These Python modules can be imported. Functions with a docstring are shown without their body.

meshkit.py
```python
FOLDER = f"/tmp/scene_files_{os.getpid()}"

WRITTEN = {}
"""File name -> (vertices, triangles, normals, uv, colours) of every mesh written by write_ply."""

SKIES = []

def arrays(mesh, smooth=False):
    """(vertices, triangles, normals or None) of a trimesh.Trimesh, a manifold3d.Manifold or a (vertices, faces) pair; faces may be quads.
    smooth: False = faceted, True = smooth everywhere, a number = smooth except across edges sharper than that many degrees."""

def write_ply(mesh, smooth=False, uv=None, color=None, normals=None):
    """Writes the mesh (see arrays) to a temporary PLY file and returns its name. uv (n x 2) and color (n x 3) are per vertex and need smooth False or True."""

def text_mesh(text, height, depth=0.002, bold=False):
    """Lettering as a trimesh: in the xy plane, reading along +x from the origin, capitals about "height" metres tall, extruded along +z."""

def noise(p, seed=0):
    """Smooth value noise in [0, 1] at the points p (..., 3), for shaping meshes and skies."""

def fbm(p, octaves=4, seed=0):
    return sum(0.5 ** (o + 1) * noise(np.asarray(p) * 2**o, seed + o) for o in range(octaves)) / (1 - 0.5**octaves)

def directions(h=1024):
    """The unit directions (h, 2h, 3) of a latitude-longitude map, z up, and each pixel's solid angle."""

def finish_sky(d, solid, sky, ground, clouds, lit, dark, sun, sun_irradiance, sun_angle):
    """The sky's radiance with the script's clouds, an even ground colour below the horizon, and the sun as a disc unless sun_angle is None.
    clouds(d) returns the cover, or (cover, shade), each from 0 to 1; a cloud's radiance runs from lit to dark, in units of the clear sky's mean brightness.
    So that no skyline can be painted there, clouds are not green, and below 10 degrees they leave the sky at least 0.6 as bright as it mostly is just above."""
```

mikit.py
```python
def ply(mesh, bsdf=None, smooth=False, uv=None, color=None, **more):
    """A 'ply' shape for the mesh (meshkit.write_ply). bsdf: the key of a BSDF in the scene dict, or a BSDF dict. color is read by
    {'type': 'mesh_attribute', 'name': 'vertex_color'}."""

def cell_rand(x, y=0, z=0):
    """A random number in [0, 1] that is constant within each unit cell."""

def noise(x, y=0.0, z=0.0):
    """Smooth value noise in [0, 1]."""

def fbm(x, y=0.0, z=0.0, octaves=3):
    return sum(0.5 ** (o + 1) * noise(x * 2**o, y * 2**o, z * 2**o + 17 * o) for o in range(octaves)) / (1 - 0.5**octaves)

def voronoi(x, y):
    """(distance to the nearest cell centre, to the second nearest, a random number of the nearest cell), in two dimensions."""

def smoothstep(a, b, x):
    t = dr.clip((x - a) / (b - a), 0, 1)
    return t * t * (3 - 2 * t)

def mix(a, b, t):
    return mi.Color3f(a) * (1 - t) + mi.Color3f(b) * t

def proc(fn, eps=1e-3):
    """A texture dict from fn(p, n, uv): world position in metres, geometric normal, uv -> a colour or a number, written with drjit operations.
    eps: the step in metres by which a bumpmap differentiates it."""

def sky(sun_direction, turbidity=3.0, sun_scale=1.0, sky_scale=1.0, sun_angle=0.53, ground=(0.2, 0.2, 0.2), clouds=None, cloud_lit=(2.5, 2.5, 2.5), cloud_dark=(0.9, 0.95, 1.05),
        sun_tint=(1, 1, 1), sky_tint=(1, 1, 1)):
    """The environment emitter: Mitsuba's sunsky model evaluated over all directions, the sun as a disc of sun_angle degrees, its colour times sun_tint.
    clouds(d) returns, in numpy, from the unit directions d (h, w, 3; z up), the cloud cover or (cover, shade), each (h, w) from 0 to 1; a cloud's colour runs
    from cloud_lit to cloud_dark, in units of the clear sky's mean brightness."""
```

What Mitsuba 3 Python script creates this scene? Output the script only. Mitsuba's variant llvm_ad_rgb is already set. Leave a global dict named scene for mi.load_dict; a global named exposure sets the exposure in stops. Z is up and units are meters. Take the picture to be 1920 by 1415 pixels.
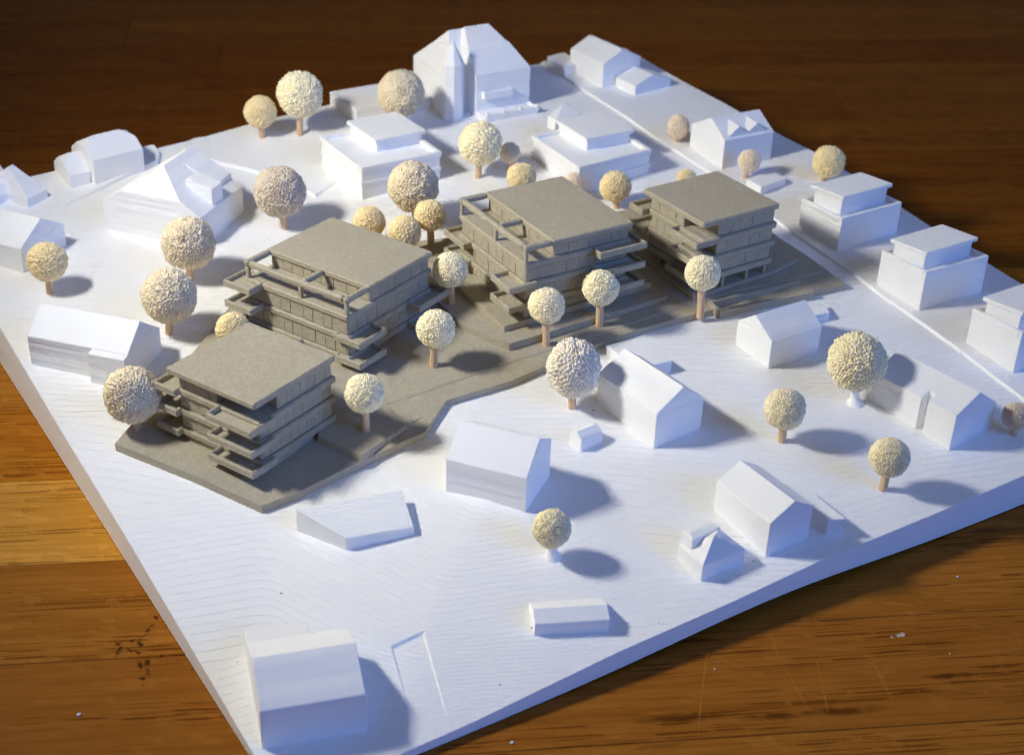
import math, json
import numpy as np, trimesh, shapely, drjit as dr, mitsuba as mi
from scipy.interpolate import LinearNDInterpolator, NearestNDInterpolator
from scipy.spatial import Delaunay, cKDTree
import mikit, meshkit

scene, labels = {}, {}
T = mi.ScalarTransform4f
exposure = 0.0

# ------------------------------------------------------------------ camera (the site model's plate is 0.25 m square, its near left corner at the origin)
eye = np.array([-0.34929, -0.88202, 1.0]) * 0.2
fwd, up = np.array([0.468308, 0.722620, -0.508437]), np.array([0.244605, 0.446918, 0.860484])
scene['camera'] = {'type': 'thinlens', 'fov': 37.979, 'fov_axis': 'x', 'aperture_radius': 0.00098, 'focus_distance': 0.345,
                   'near_clip': 0.01, 'far_clip': 20.0,
                   'to_world': T().look_at(origin=eye.tolist(), target=(eye + fwd).tolist(), up=up.tolist())}

# ------------------------------------------------------------------ light: a small panel lamp close on the left, blue fill from an added emitter behind the camera, a dim room
LAMP = np.array([-0.43, 0.83, 1.015]) * 0.2
LAMP_DIR = np.array([0.92, -0.30, 0.14])
LAMP_R = 0.0260
LAMP_POWER, FILL, ROOM = 193.0, 3.6, 0.11
lamp_frame = T().look_at(origin=LAMP.tolist(), target=(LAMP + LAMP_DIR).tolist(), up=[0, 0, 1])
scene['desk_lamp__bulb'] = {'type': 'disk', 'to_world': lamp_frame @ T().scale([LAMP_R, LAMP_R, LAMP_R]),
                            'emitter': {'type': 'area', 'radiance': {'type': 'rgb', 'value': [LAMP_POWER * c for c in (1.02, 1.0, .90)]}}}
scene['fill_panel__pane'] = {'type': 'rectangle', 'to_world': T().look_at(origin=[0.75, -1.7, 0.95], target=[0.12, 0.12, 0.0], up=[0, 0, 1]) @ T().scale([0.55, 0.65, 1]),
                         'emitter': {'type': 'area', 'radiance': {'type': 'rgb', 'value': [FILL * c for c in (.12, .40, 1.25)]}}}
scene['room'] = {'type': 'constant', 'radiance': {'type': 'rgb', 'value': [ROOM * c for c in (1.0, .92, .92)]}}
labels['desk_lamp'] = {'label': 'small dark desk lamp standing on the table left of the model', 'category': 'lamp'}
labels['fill_panel'] = {'label': 'added unseen blue fill pane behind the camera', 'category': 'fill_panel'}

# ------------------------------------------------------------------ plan data, in plate units
NODES_TXT = '[[0.0,0.0,0.009],[0.0,0.0636,0.0125],[0.0,0.173,0.023],[0.0,0.4,0.041],[0.0,0.62,0.052],[0.0,0.86,0.07],[0.0,1.05,0.082],[0.0,1.25,0.095],[0.114,0.0,0.01],[0.19,0.0,0.0125],[0.36,0.0,0.027],[0.5,0.0,0.032],[0.62,0.0,0.04],[0.78,0.0,0.041],[0.93,0.0,0.045],[1.1,0.0,0.05],[1.25,0.0,0.056],[1.25,0.25,0.077],[1.25,0.44,0.092],[1.25,0.65,0.114],[1.25,0.8,0.119],[1.25,0.96,0.125],[1.25,1.07,0.127],[1.25,1.25,0.135],[0.19,1.25,0.097],[0.43,1.25,0.112],[0.53,1.25,0.122],[0.67,1.25,0.13],[0.75,1.25,0.135],[1.0,1.25,0.137],[0.13,0.326,0.037],[0.076,0.2,0.026],[0.357,0.252,0.0585],[0.206,0.112,0.0355],[0.0,0.326,0.0345],[0.0,0.2,0.0245],[0.1211,0.4522,0.0499],[0.1031,0.6282,0.057],[0.0951,0.7452,0.0673],[0.0909,0.8828,0.0764],[0.0774,0.9826,0.0809],[0.131,1.1116,0.0865],[0.0999,1.2246,0.0941],[0.2349,0.3807,0.0485],[0.2087,0.5051,0.055],[0.2373,0.5983,0.0608],[0.2385,0.7439,0.07],[0.2222,0.8403,0.0752],[0.2055,1.0074,0.0875],[0.2168,1.1168,0.089],[0.2541,1.2276,0.1],[0.3451,0.35,0.0535],[0.3782,0.4677,0.0602],[0.3715,0.5725,0.0673],[0.3764,0.7542,0.0786],[0.3205,0.8701,0.0845],[0.3316,0.9754,0.0883],[0.364,1.1019,0.1],[0.3212,1.2351,0.1021],[0.475,0.0885,0.0391],[0.4798,0.2332,0.0474],[0.4558,0.32,0.0541],[0.4737,0.4479,0.0656],[0.4741,0.6,0.0758],[0.5054,0.7312,0.0841],[0.4503,0.8636,0.0905],[0.4929,0.9757,0.1007],[0.4918,1.0778,0.1065],[0.6285,0.1219,0.0501],[0.6092,0.1906,0.0514],[0.6001,0.3779,0.0652],[0.6035,0.4994,0.0743],[0.6174,0.6067,0.0838],[0.6091,0.7239,0.0896],[0.6278,0.8829,0.1054],[0.5898,0.9844,0.1098],[0.5694,1.1203,0.1141],[0.6308,1.2069,0.1279],[0.7062,0.1025,0.0506],[0.7591,0.2394,0.0628],[0.7174,0.3676,0.0694],[0.7551,0.4941,0.0811],[0.7449,0.5697,0.0893],[0.7385,0.7129,0.0983],[0.7449,0.859,0.1102],[0.7191,0.9624,0.1136],[0.7097,1.0985,0.1245],[0.87,0.1329,0.0555],[0.8209,0.2338,0.0599],[0.8624,0.3849,0.0766],[0.8803,0.4414,0.0845],[0.8268,0.6238,0.094],[0.8425,0.6993,0.0991],[0.8677,0.8672,0.112],[0.8586,0.958,0.1213],[0.8244,1.1061,0.1301],[0.8527,1.237,0.1382],[0.9895,0.1227,0.0559],[1.0037,0.2253,0.0689],[0.9889,0.3664,0.0813],[0.9474,0.5009,0.0888],[0.9975,0.5807,0.0985],[0.9497,0.7464,0.108],[0.9731,0.8707,0.1165],[1.002,0.9757,0.1254],[0.994,1.1346,0.1322],[1.1308,0.1297,0.0613],[1.0829,0.2077,0.0684],[1.0786,0.3644,0.0805],[1.1236,0.4572,0.0933],[1.0882,0.5674,0.0993],[1.1221,0.7019,0.1113],[1.1347,0.8442,0.1199],[1.1031,0.9728,0.1259],[1.0676,1.0917,0.1284],[1.1129,1.241,0.1329],[1.1969,0.0817,0.06],[1.2549,0.3431,0.0837],[1.1999,0.5026,0.0997],[1.2517,0.7297,0.119],[1.2128,0.868,0.1225],[1.1936,1.2128,0.1317]]'
PAVEMENT = [[1.0706, 1.1743], [1.0681, 1.1044], [1.0599, 0.8838], [1.0625, 0.706], [1.053, 0.5618], [1.0518, 0.429], [1.0535, 0.3019], [1.0478, 0.1088], [1.0477, 0.0444], [1.26, 0.0444], [1.26, 1.26], [1.0706, 1.26]]
BARN_TERRACE = [[0.1467, 1.1349], [0.3384, 1.2003], [0.3521, 1.2276], [0.3521, 1.26], [-0.01, 1.26], [-0.01, 1.1949]]
BANK = [[0.3876, 1.2266], [0.3879, 1.2029], [0.4123, 1.1594], [0.4494, 1.1024], [0.4812, 1.0367], [0.4989, 0.978]]
BANK_AREA = [[0.3876, 1.2266], [0.3879, 1.2029], [0.4123, 1.1594], [0.4494, 1.1024], [0.4812, 1.0367], [0.4989, 0.978], [0.5569, 1.0103], [0.5994, 1.0961], [0.5336, 1.2318], [0.4147, 1.2525]]
PAD = [[0.1683, 0.1142], [0.2024, 0.1134], [0.1694, -0.002], [0.1352, -0.002]]
TAN = [[0.0412,0.5453],[0.1408,0.3646],[0.1856,0.3654],[0.3571,0.3898],[0.4097,0.4324],[0.4703,0.4288],[0.5003,0.4282],[0.6373,0.4435],[0.7032,0.4458],[0.8122,0.437],[0.8956,0.4166],[1.0176,0.3989],[1.019,0.4938],[1.0164,0.5503],[1.0148,0.6463],[0.8837,0.7068],[0.7344,0.7346],[0.5992,0.7643],[0.5599,0.7768],[0.4444,0.7831],[0.274,0.7582],[0.2168,0.7035]]
TB = {"B1":{"F":[0.1544,0.4008,0.1565],"yaw":23.849,"W":0.1345,"D":0.132},"B2":{"F":[0.337,0.5448,0.172],"yaw":23.233,"W":0.1678,"D":0.1694},"B3":{"F":[0.5668,0.5116,0.203],"yaw":-0.855,"W":0.1633,"D":0.1706},"B4":{"F":[0.8048,0.4593,0.205],"yaw":1.302,"W":0.1312,"D":0.1285}}
HOUSES = {
 'gabled_house_a': {"wall":[[0.3834,0.2119,0.0978],[0.4464,0.2604,0.1016],[0.3265,0.2858,0.0978],[0.3895,0.3342,0.1016],[0.3834,0.2119,0.0396],[0.4464,0.2604,0.0396],[0.3265,0.2858,0.0396],[0.3895,0.3342,0.0396]],"roof":[[0.3834,0.2119,0.0978],[0.4464,0.2604,0.1016],[0.3265,0.2858,0.0978],[0.3895,0.3342,0.1016],[0.4146,0.2359,0.1247],[0.3577,0.3098,0.1247]]},
 'gabled_house_b': {"wall":[[0.5812,0.2448,0.1015],[0.6531,0.2493,0.0995],[0.5744,0.353,0.1015],[0.6463,0.3575,0.0995],[0.5812,0.2448,0.042],[0.6531,0.2493,0.042],[0.5744,0.353,0.042],[0.6463,0.3575,0.042]],"roof":[[0.5812,0.2448,0.1015],[0.6531,0.2493,0.0995],[0.5744,0.353,0.1015],[0.6463,0.3575,0.0995],[0.6186,0.2471,0.1252],[0.6118,0.3553,0.1252]],"annex":[[0.6912,0.3593,0.0836],[0.691,0.4265,0.0836],[0.6414,0.3634,0.0836],[0.6412,0.4307,0.0836],[0.6912,0.3593,0.0539],[0.691,0.4265,0.0539],[0.6414,0.3634,0.0539],[0.6412,0.4307,0.0539]]},
 'gabled_house_c': {"wall":[[0.8027,0.3049,0.1074],[0.8017,0.3692,0.1071],[0.887,0.3063,0.1074],[0.8859,0.3706,0.1071],[0.8027,0.3049,0.0569],[0.8017,0.3692,0.0569],[0.887,0.3063,0.0569],[0.8859,0.3706,0.0569]],"roof":[[0.8027,0.3049,0.1074],[0.8017,0.3692,0.1071],[0.887,0.3063,0.1074],[0.8859,0.3706,0.1071],[0.8021,0.3399,0.1286],[0.8864,0.3413,0.1286]],"annex":[[0.9466,0.3538,0.0896],[0.9581,0.3773,0.0896],[0.9164,0.3575,0.0896],[0.928,0.381,0.0896],[0.9466,0.3538,0.0647],[0.9581,0.3773,0.0647],[0.9164,0.3575,0.0647],[0.928,0.381,0.0647]]},
 'gabled_house_d': {"wall":[[0.8893,0.0756,0.0983],[0.9708,0.0859,0.0867],[0.8738,0.197,0.0983],[0.9554,0.2074,0.0867],[0.8893,0.0756,0.0388],[0.9708,0.0859,0.0388],[0.8738,0.197,0.0388],[0.9554,0.2074,0.0388]],"roof":[[0.8893,0.0756,0.0983],[0.9708,0.0859,0.0867],[0.8738,0.197,0.0983],[0.9554,0.2074,0.0867],[0.93,0.0807,0.1156],[0.9145,0.2022,0.1156]]},
 'gabled_house_e': {"wall":[[0.5747,0.0342,0.0836],[0.6341,0.0348,0.0848],[0.5739,0.1236,0.0836],[0.6333,0.1241,0.0848],[0.5747,0.0342,0.0282],[0.6341,0.0348,0.0282],[0.5739,0.1236,0.0282],[0.6333,0.1241,0.0282]],"roof":[[0.5747,0.0342,0.0836],[0.6341,0.0348,0.0848],[0.5739,0.1236,0.0836],[0.6333,0.1241,0.0848],[0.6057,0.0345,0.1007],[0.6049,0.1239,0.1007]],"annex":[[0.6538,0.0278,0.0635],[0.6717,0.0205,0.0635],[0.656,0.1037,0.0635],[0.674,0.0963,0.0635],[0.6538,0.0278,0.0303],[0.6717,0.0205,0.0303],[0.656,0.1037,0.0303],[0.674,0.0963,0.0303]]},
 'gabled_house_f': {"wall":[[0.0655,0.9758,0.1156],[0.139,1.0246,0.1171],[0.0161,1.0503,0.1156],[0.0896,1.099,0.1171],[0.0655,0.9758,0.068],[0.139,1.0246,0.068],[0.0161,1.0503,0.068],[0.0896,1.099,0.068]],"roof":[[0.0655,0.9758,0.1156],[0.139,1.0246,0.1171],[0.0161,1.0503,0.1156],[0.0896,1.099,0.1171],[0.1034,1.001,0.1423],[0.054,1.0754,0.1423]]},
 'gabled_house_g': {"wall":[[0.0101,0.7605,0.1032],[0.0684,0.8124,0.0995],[0.1007,0.6587,0.1032],[0.159,0.7106,0.0995],[0.0101,0.7605,0.0477],[0.0684,0.8124,0.0477],[0.1007,0.6587,0.0477],[0.159,0.7106,0.0477]],"roof":[[0.0101,0.7605,0.1032],[0.0684,0.8124,0.0995],[0.1007,0.6587,0.1032],[0.159,0.7106,0.0995],[0.0363,0.7838,0.1306],[0.1269,0.682,0.1306]],"annex":[[0.0611,0.6885,0.1006],[0.0934,0.6522,0.1006],[0.0714,0.6977,0.1032],[0.1037,0.6614,0.1032],[0.0611,0.6885,0.0468],[0.0934,0.6522,0.0468],[0.0714,0.6977,0.0468],[0.1037,0.6614,0.0468]]},
 'dormer_house': {"wall":[[1.0823,0.7537,0.1642],[1.0874,0.8423,0.1598],[1.1757,0.7483,0.1642],[1.1808,0.837,0.1598],[1.0823,0.7537,0.1049],[1.0874,0.8423,0.1049],[1.1757,0.7483,0.1049],[1.1808,0.837,0.1049]],"roof":[[1.0823,0.7537,0.1642],[1.0874,0.8423,0.1598],[1.1757,0.7483,0.1642],[1.1808,0.837,0.1598],[1.0847,0.7942,0.1865],[1.178,0.7889,0.1865]],"dormer":[[1.1301,0.7549,0.1642],[1.0911,0.7572,0.1642],[1.1106,0.7561,0.1821],[1.1123,0.7858,0.1828],[1.1301,0.7549,0.1672],[1.0911,0.7572,0.1672]],"dormer_001":[[1.1637,0.753,0.1642],[1.1247,0.7553,0.1642],[1.1442,0.7541,0.1821],[1.1459,0.7839,0.1828],[1.1637,0.753,0.1672],[1.1247,0.7553,0.1672]]},
 'gabled_house_h': {"wall":[[1.1015,1.1065,0.1749],[1.1834,1.1115,0.1744],[1.0958,1.1994,0.1749],[1.1777,1.2044,0.1744],[1.1015,1.1065,0.1206],[1.1834,1.1115,0.1206],[1.0958,1.1994,0.1206],[1.1777,1.2044,0.1206]],"roof":[[1.1015,1.1065,0.1749],[1.1834,1.1115,0.1744],[1.0958,1.1994,0.1749],[1.1777,1.2044,0.1744],[1.1419,1.109,0.1935],[1.1363,1.2018,0.1935]],"annex":[[1.1325,1.0539,0.1483],[1.2154,1.0633,0.1456],[1.1269,1.103,0.1483],[1.2098,1.1125,0.1456],[1.1325,1.0539,0.1191],[1.2154,1.0633,0.1191],[1.1269,1.103,0.1191],[1.2098,1.1125,0.1191],[1.1725,1.0584,0.1605],[1.1669,1.1076,0.1605]],"annex_001":[[1.0709,1.1782,0.1533],[1.1096,1.1843,0.1533],[1.0726,1.2363,0.1533],[1.1113,1.2423,0.1533],[1.0709,1.1782,0.1231],[1.1096,1.1843,0.1231],[1.0726,1.2363,0.1231],[1.1113,1.2423,0.1231]]},
 'flat_roof_hall': {"wall":[[0.1918,0.2613,0.0281],[0.1618,0.3186,0.0281],[0.2627,0.2425,0.0281],[0.2767,0.2961,0.0281],[0.1918,0.2613,0.0525],[0.1618,0.3186,0.0642],[0.2627,0.2425,0.0538],[0.2767,0.2961,0.0642]],"roof":[[0.1918,0.2613,0.0525],[0.1618,0.3186,0.0642],[0.2627,0.2425,0.0538],[0.2767,0.2961,0.0642],[0.1918,0.2613,0.0565],[0.1618,0.3186,0.0682],[0.2627,0.2425,0.0578],[0.2767,0.2961,0.0682]]},
 'gabled_shed_a': {"wall":[[0.2971,0.0572,0.0459],[0.3133,0.0936,0.041],[0.3662,0.0263,0.0459],[0.3824,0.0628,0.041],[0.2971,0.0572,0.0184],[0.3133,0.0936,0.0184],[0.3662,0.0263,0.0184],[0.3824,0.0628,0.0184]],"roof":[[0.2971,0.0572,0.0459],[0.3133,0.0936,0.041],[0.3662,0.0263,0.0459],[0.3824,0.0628,0.041],[0.3035,0.0715,0.0519],[0.3726,0.0407,0.0519]]},
 'gabled_house_i': {"wall":[[0.0096,0.0661,0.058],[0.0362,0.1572,0.058],[0.1021,0.0391,0.058],[0.1286,0.1302,0.058],[0.0096,0.0661,0.001],[0.0362,0.1572,0.001],[0.1021,0.0391,0.001],[0.1286,0.1302,0.001]],"roof":[[0.0096,0.0661,0.058],[0.0362,0.1572,0.058],[0.1021,0.0391,0.058],[0.1286,0.1302,0.058],[0.0229,0.1116,0.0795],[0.1153,0.0847,0.0795]],"annex":[[0.0351,0.1533,0.0577],[0.0933,0.1364,0.0577],[0.0434,0.1821,0.0521],[0.1017,0.1652,0.0521],[0.0351,0.1533,0.0093],[0.0933,0.1364,0.0093],[0.0434,0.1821,0.0093],[0.1017,0.1652,0.0093]]},
 'gabled_shed_b': {"wall":[[0.5039,0.2821,0.0682],[0.5012,0.3018,0.0682],[0.5358,0.2853,0.0682],[0.5331,0.305,0.0682],[0.5039,0.2821,0.0407],[0.5012,0.3018,0.0407],[0.5358,0.2853,0.0407],[0.5331,0.305,0.0407]],"roof":[[0.5039,0.2821,0.0682],[0.5012,0.3018,0.0682],[0.5358,0.2853,0.0682],[0.5331,0.305,0.0682],[0.5025,0.292,0.0749],[0.5344,0.2952,0.0749]]},
 'hip_roof_house': {"wall":[[0.4919,0.0393,0.0565],[0.5481,0.0386,0.0565],[0.4912,0.0802,0.0565],[0.5473,0.0795,0.0565],[0.4919,0.0393,0.0234],[0.5481,0.0386,0.0234],[0.4912,0.0802,0.0234],[0.5473,0.0795,0.0234]],"roof":[[0.4919,0.0393,0.0565],[0.5481,0.0386,0.0565],[0.4912,0.0802,0.0565],[0.5473,0.0795,0.0565],[0.5152,0.0537,0.0765],[0.5264,0.0593,0.0765]],"annex":[[0.4948,0.063,0.0365],[0.4945,0.0818,0.0365],[0.5308,0.0625,0.0365],[0.5305,0.0814,0.0365],[0.4948,0.063,0.0725],[0.4945,0.0818,0.0725],[0.5308,0.0625,0.0769],[0.5305,0.0814,0.0749],[0.4969,0.072,0.0761],[0.5284,0.0716,0.0773]]},
 'box1': {"frame":[[1.0718,0.4778,0.1476],[0.1164,0.0012,0.0],[-0.0027,0.0805,0.0]],"zb":0.0845,"attic":[[1.0829,0.4926,0.1721],[0.0975,0.0022,-0.0],[-0.0116,0.0536,-0.0]],"bands":[]},
 'box2': {"frame":[[1.0703,0.3125,0.1378],[0.1127,-0.0053,-0.0],[-0.0057,0.0763,-0.0]],"zb":0.0684,"attic":[[1.0775,0.3236,0.1588],[0.0987,0.0017,0.0],[-0.012,0.0546,-0.0]],"bands":[]},
 'mA': {"frame":[[0.5532,0.9341,0.155],[0.1307,-0.0006,-0.0],[0.0008,0.136,-0.0]],"zb":0.0908,"attic":[[0.6018,0.9837,0.17],[0.0871,0.0017,0.0],[-0.0024,0.0911,-0.0]],"bands":[0.0,0.024]},
 'mB': {"frame":[[0.8429,0.7955,0.152],[0.1349,0.0072,0.0],[0.0051,0.1352,0.0]],"zb":0.0944,"attic":[[0.8913,0.8494,0.1676],[0.087,-0.0024,-0.0],[0.0017,0.0896,-0.0]],"bands":[0.0,0.024]},
 'box3': {"frame":[[1.076,0.1499,0.1235],[0.1127,-0.0053,-0.0],[-0.0057,0.0763,-0.0]],"zb":0.0541,"attic":[[1.0832,0.161,0.1445],[0.0987,0.0017,0.0],[-0.012,0.0546,-0.0]],"bands":[]},
 'small_garage': {"wall":[[1.0811,0.6594,0.1205],[1.1375,0.6675,0.1205],[1.0821,0.694,0.1205],[1.1385,0.7021,0.1205],[1.0811,0.6594,0.0989],[1.1375,0.6675,0.0989],[1.0821,0.694,0.0989],[1.1385,0.7021,0.0989]],"roof":[[1.0811,0.6594,0.1205],[1.1375,0.6675,0.1205],[1.0821,0.694,0.1205],[1.1385,0.7021,0.1205],[1.0811,0.6594,0.1235],[1.1375,0.6675,0.1235],[1.0821,0.694,0.1235],[1.1385,0.7021,0.1235]]},
 'low_hall': {"wall":[[0.6554,1.1555,0.1131],[0.657,1.2546,0.1131],[0.792,1.1533,0.1131],[0.7936,1.2525,0.1131],[0.6554,1.1555,0.1481],[0.657,1.2546,0.1453],[0.792,1.1533,0.1481],[0.7936,1.2525,0.1453]],"roof":[[0.6554,1.1555,0.1481],[0.657,1.2546,0.1453],[0.792,1.1533,0.1481],[0.7936,1.2525,0.1453],[0.6554,1.1555,0.1521],[0.657,1.2546,0.1493],[0.792,1.1533,0.1521],[0.7936,1.2525,0.1493]]},
 'barn_house': {"wall":[[0.2324,1.1766,0.1369],[0.3138,1.1887,0.1369],[0.2222,1.2451,0.1369],[0.3036,1.2572,0.1369],[0.2324,1.1766,0.0866],[0.3138,1.1887,0.0866],[0.2222,1.2451,0.0866],[0.3036,1.2572,0.0866]],"roof":[[0.2324,1.1766,0.1369],[0.3138,1.1887,0.1369],[0.2222,1.2451,0.1369],[0.3036,1.2572,0.1369],[0.2476,1.2138,0.1612],[0.2296,1.1954,0.1502],[0.225,1.2262,0.1502],[0.2892,1.22,0.1612],[0.311,1.2075,0.1502],[0.3064,1.2384,0.1502]],"annex":[[0.1981,1.1839,0.0838],[0.226,1.1851,0.0838],[0.195,1.2507,0.0838],[0.2229,1.252,0.0838],[0.1981,1.1839,0.1171],[0.23,1.1853,0.1171],[0.195,1.2507,0.1171],[0.2269,1.2522,0.1171],[0.2086,1.2178,0.1394],[0.1972,1.2039,0.1305],[0.196,1.2307,0.1305],[0.2284,1.2188,0.1394],[0.2291,1.2054,0.1305],[0.2278,1.2321,0.1305]]},
 'hip_house_left': {"wall":[[0.1264,1.1575,0.1053],[0.1606,1.1766,0.1053],[0.0824,1.236,0.1053],[0.1165,1.2551,0.1053],[0.1264,1.1575,0.0782],[0.1606,1.1766,0.0782],[0.0824,1.236,0.0782],[0.1165,1.2551,0.0782]],"roof":[[0.1264,1.1575,0.1053],[0.1606,1.1766,0.1053],[0.0824,1.236,0.1053],[0.1165,1.2551,0.1053],[0.1163,1.2034,0.1403],[0.1249,1.2082,0.1403]],"annex":[[0.0676,1.1703,0.0788],[0.1243,1.2021,0.0788],[0.0382,1.2227,0.0788],[0.0949,1.2545,0.0788],[0.0676,1.1703,0.1053],[0.1243,1.2021,0.1053],[0.0382,1.2227,0.1053],[0.0949,1.2545,0.1053],[0.0616,1.2014,0.1373],[0.1096,1.2283,0.1373]]},
 'jerkinhead_house': {"wall":[[0.2029,1.0424,0.1327],[0.2986,0.922,0.1327],[0.2969,1.117,0.1327],[0.3925,0.9966,0.1327],[0.2029,1.0424,0.074],[0.2986,0.922,0.074],[0.2969,1.117,0.074],[0.3925,0.9966,0.074]],"roof":[[0.2029,1.0424,0.1327],[0.2986,0.922,0.1327],[0.2969,1.117,0.1327],[0.3925,0.9966,0.1327],[0.2212,1.0194,0.1518],[0.2803,0.945,0.1518],[0.2825,1.0074,0.1827],[0.3447,1.0568,0.1827]],"annex":[[0.3447,1.0568,0.1817],[0.309,1.0285,0.1817],[0.382,1.0099,0.1508],[0.3463,0.9815,0.1508],[0.3447,1.0568,0.0779],[0.309,1.0285,0.0779],[0.382,1.0099,0.0779],[0.3463,0.9815,0.0779]],"dormer":[[0.3037,0.9811,0.1347],[0.3286,0.9498,0.1347],[0.3263,0.999,0.1347],[0.3512,0.9677,0.1347],[0.3037,0.9811,0.1687],[0.3286,0.9498,0.1587],[0.3263,0.999,0.1687],[0.3512,0.9677,0.1587]]},
 'church': {"wall":[[0.8424,1.0959,0.1982],[0.9434,1.0922,0.1982],[0.8528,1.383,0.1982],[0.9538,1.3793,0.1982],[0.8424,1.0959,0.1178],[0.9434,1.0922,0.1178],[0.8528,1.383,0.1178],[0.9538,1.3793,0.1178]],"roof":[[0.8424,1.0959,0.1982],[0.9434,1.0922,0.1982],[0.8528,1.383,0.1982],[0.9538,1.3793,0.1982],[0.845,1.1691,0.2195],[0.946,1.1655,0.2195],[0.8501,1.3097,0.2195],[0.9511,1.306,0.2195]],"upper_roof":[[0.8471,1.1711,0.2195],[0.9441,1.1676,0.2195],[0.852,1.3076,0.2195],[0.9491,1.3041,0.2195],[0.8476,1.2394,0.2299],[0.9386,1.2361,0.2299]],"left_wing":[[0.8009,1.1422,0.1854],[0.8043,1.2359,0.1854],[0.854,1.1402,0.1854],[0.8574,1.234,0.1854],[0.8009,1.1422,0.1191],[0.8043,1.2359,0.1191],[0.854,1.1402,0.1191],[0.8574,1.234,0.1191],[0.7998,1.1116,0.2724],[0.8629,1.1093,0.2724]],"_tur":[[0.8137,1.1187,0.1303],[0.0,0.0,0.0]],"_tz":[0.2124,0.252],"_frame":[[0.8424,1.0959,0.1982],[0.9993,-0.0362,-0.0],[0.0362,0.9993,0.0]],"_L":0.1011},
}
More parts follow.
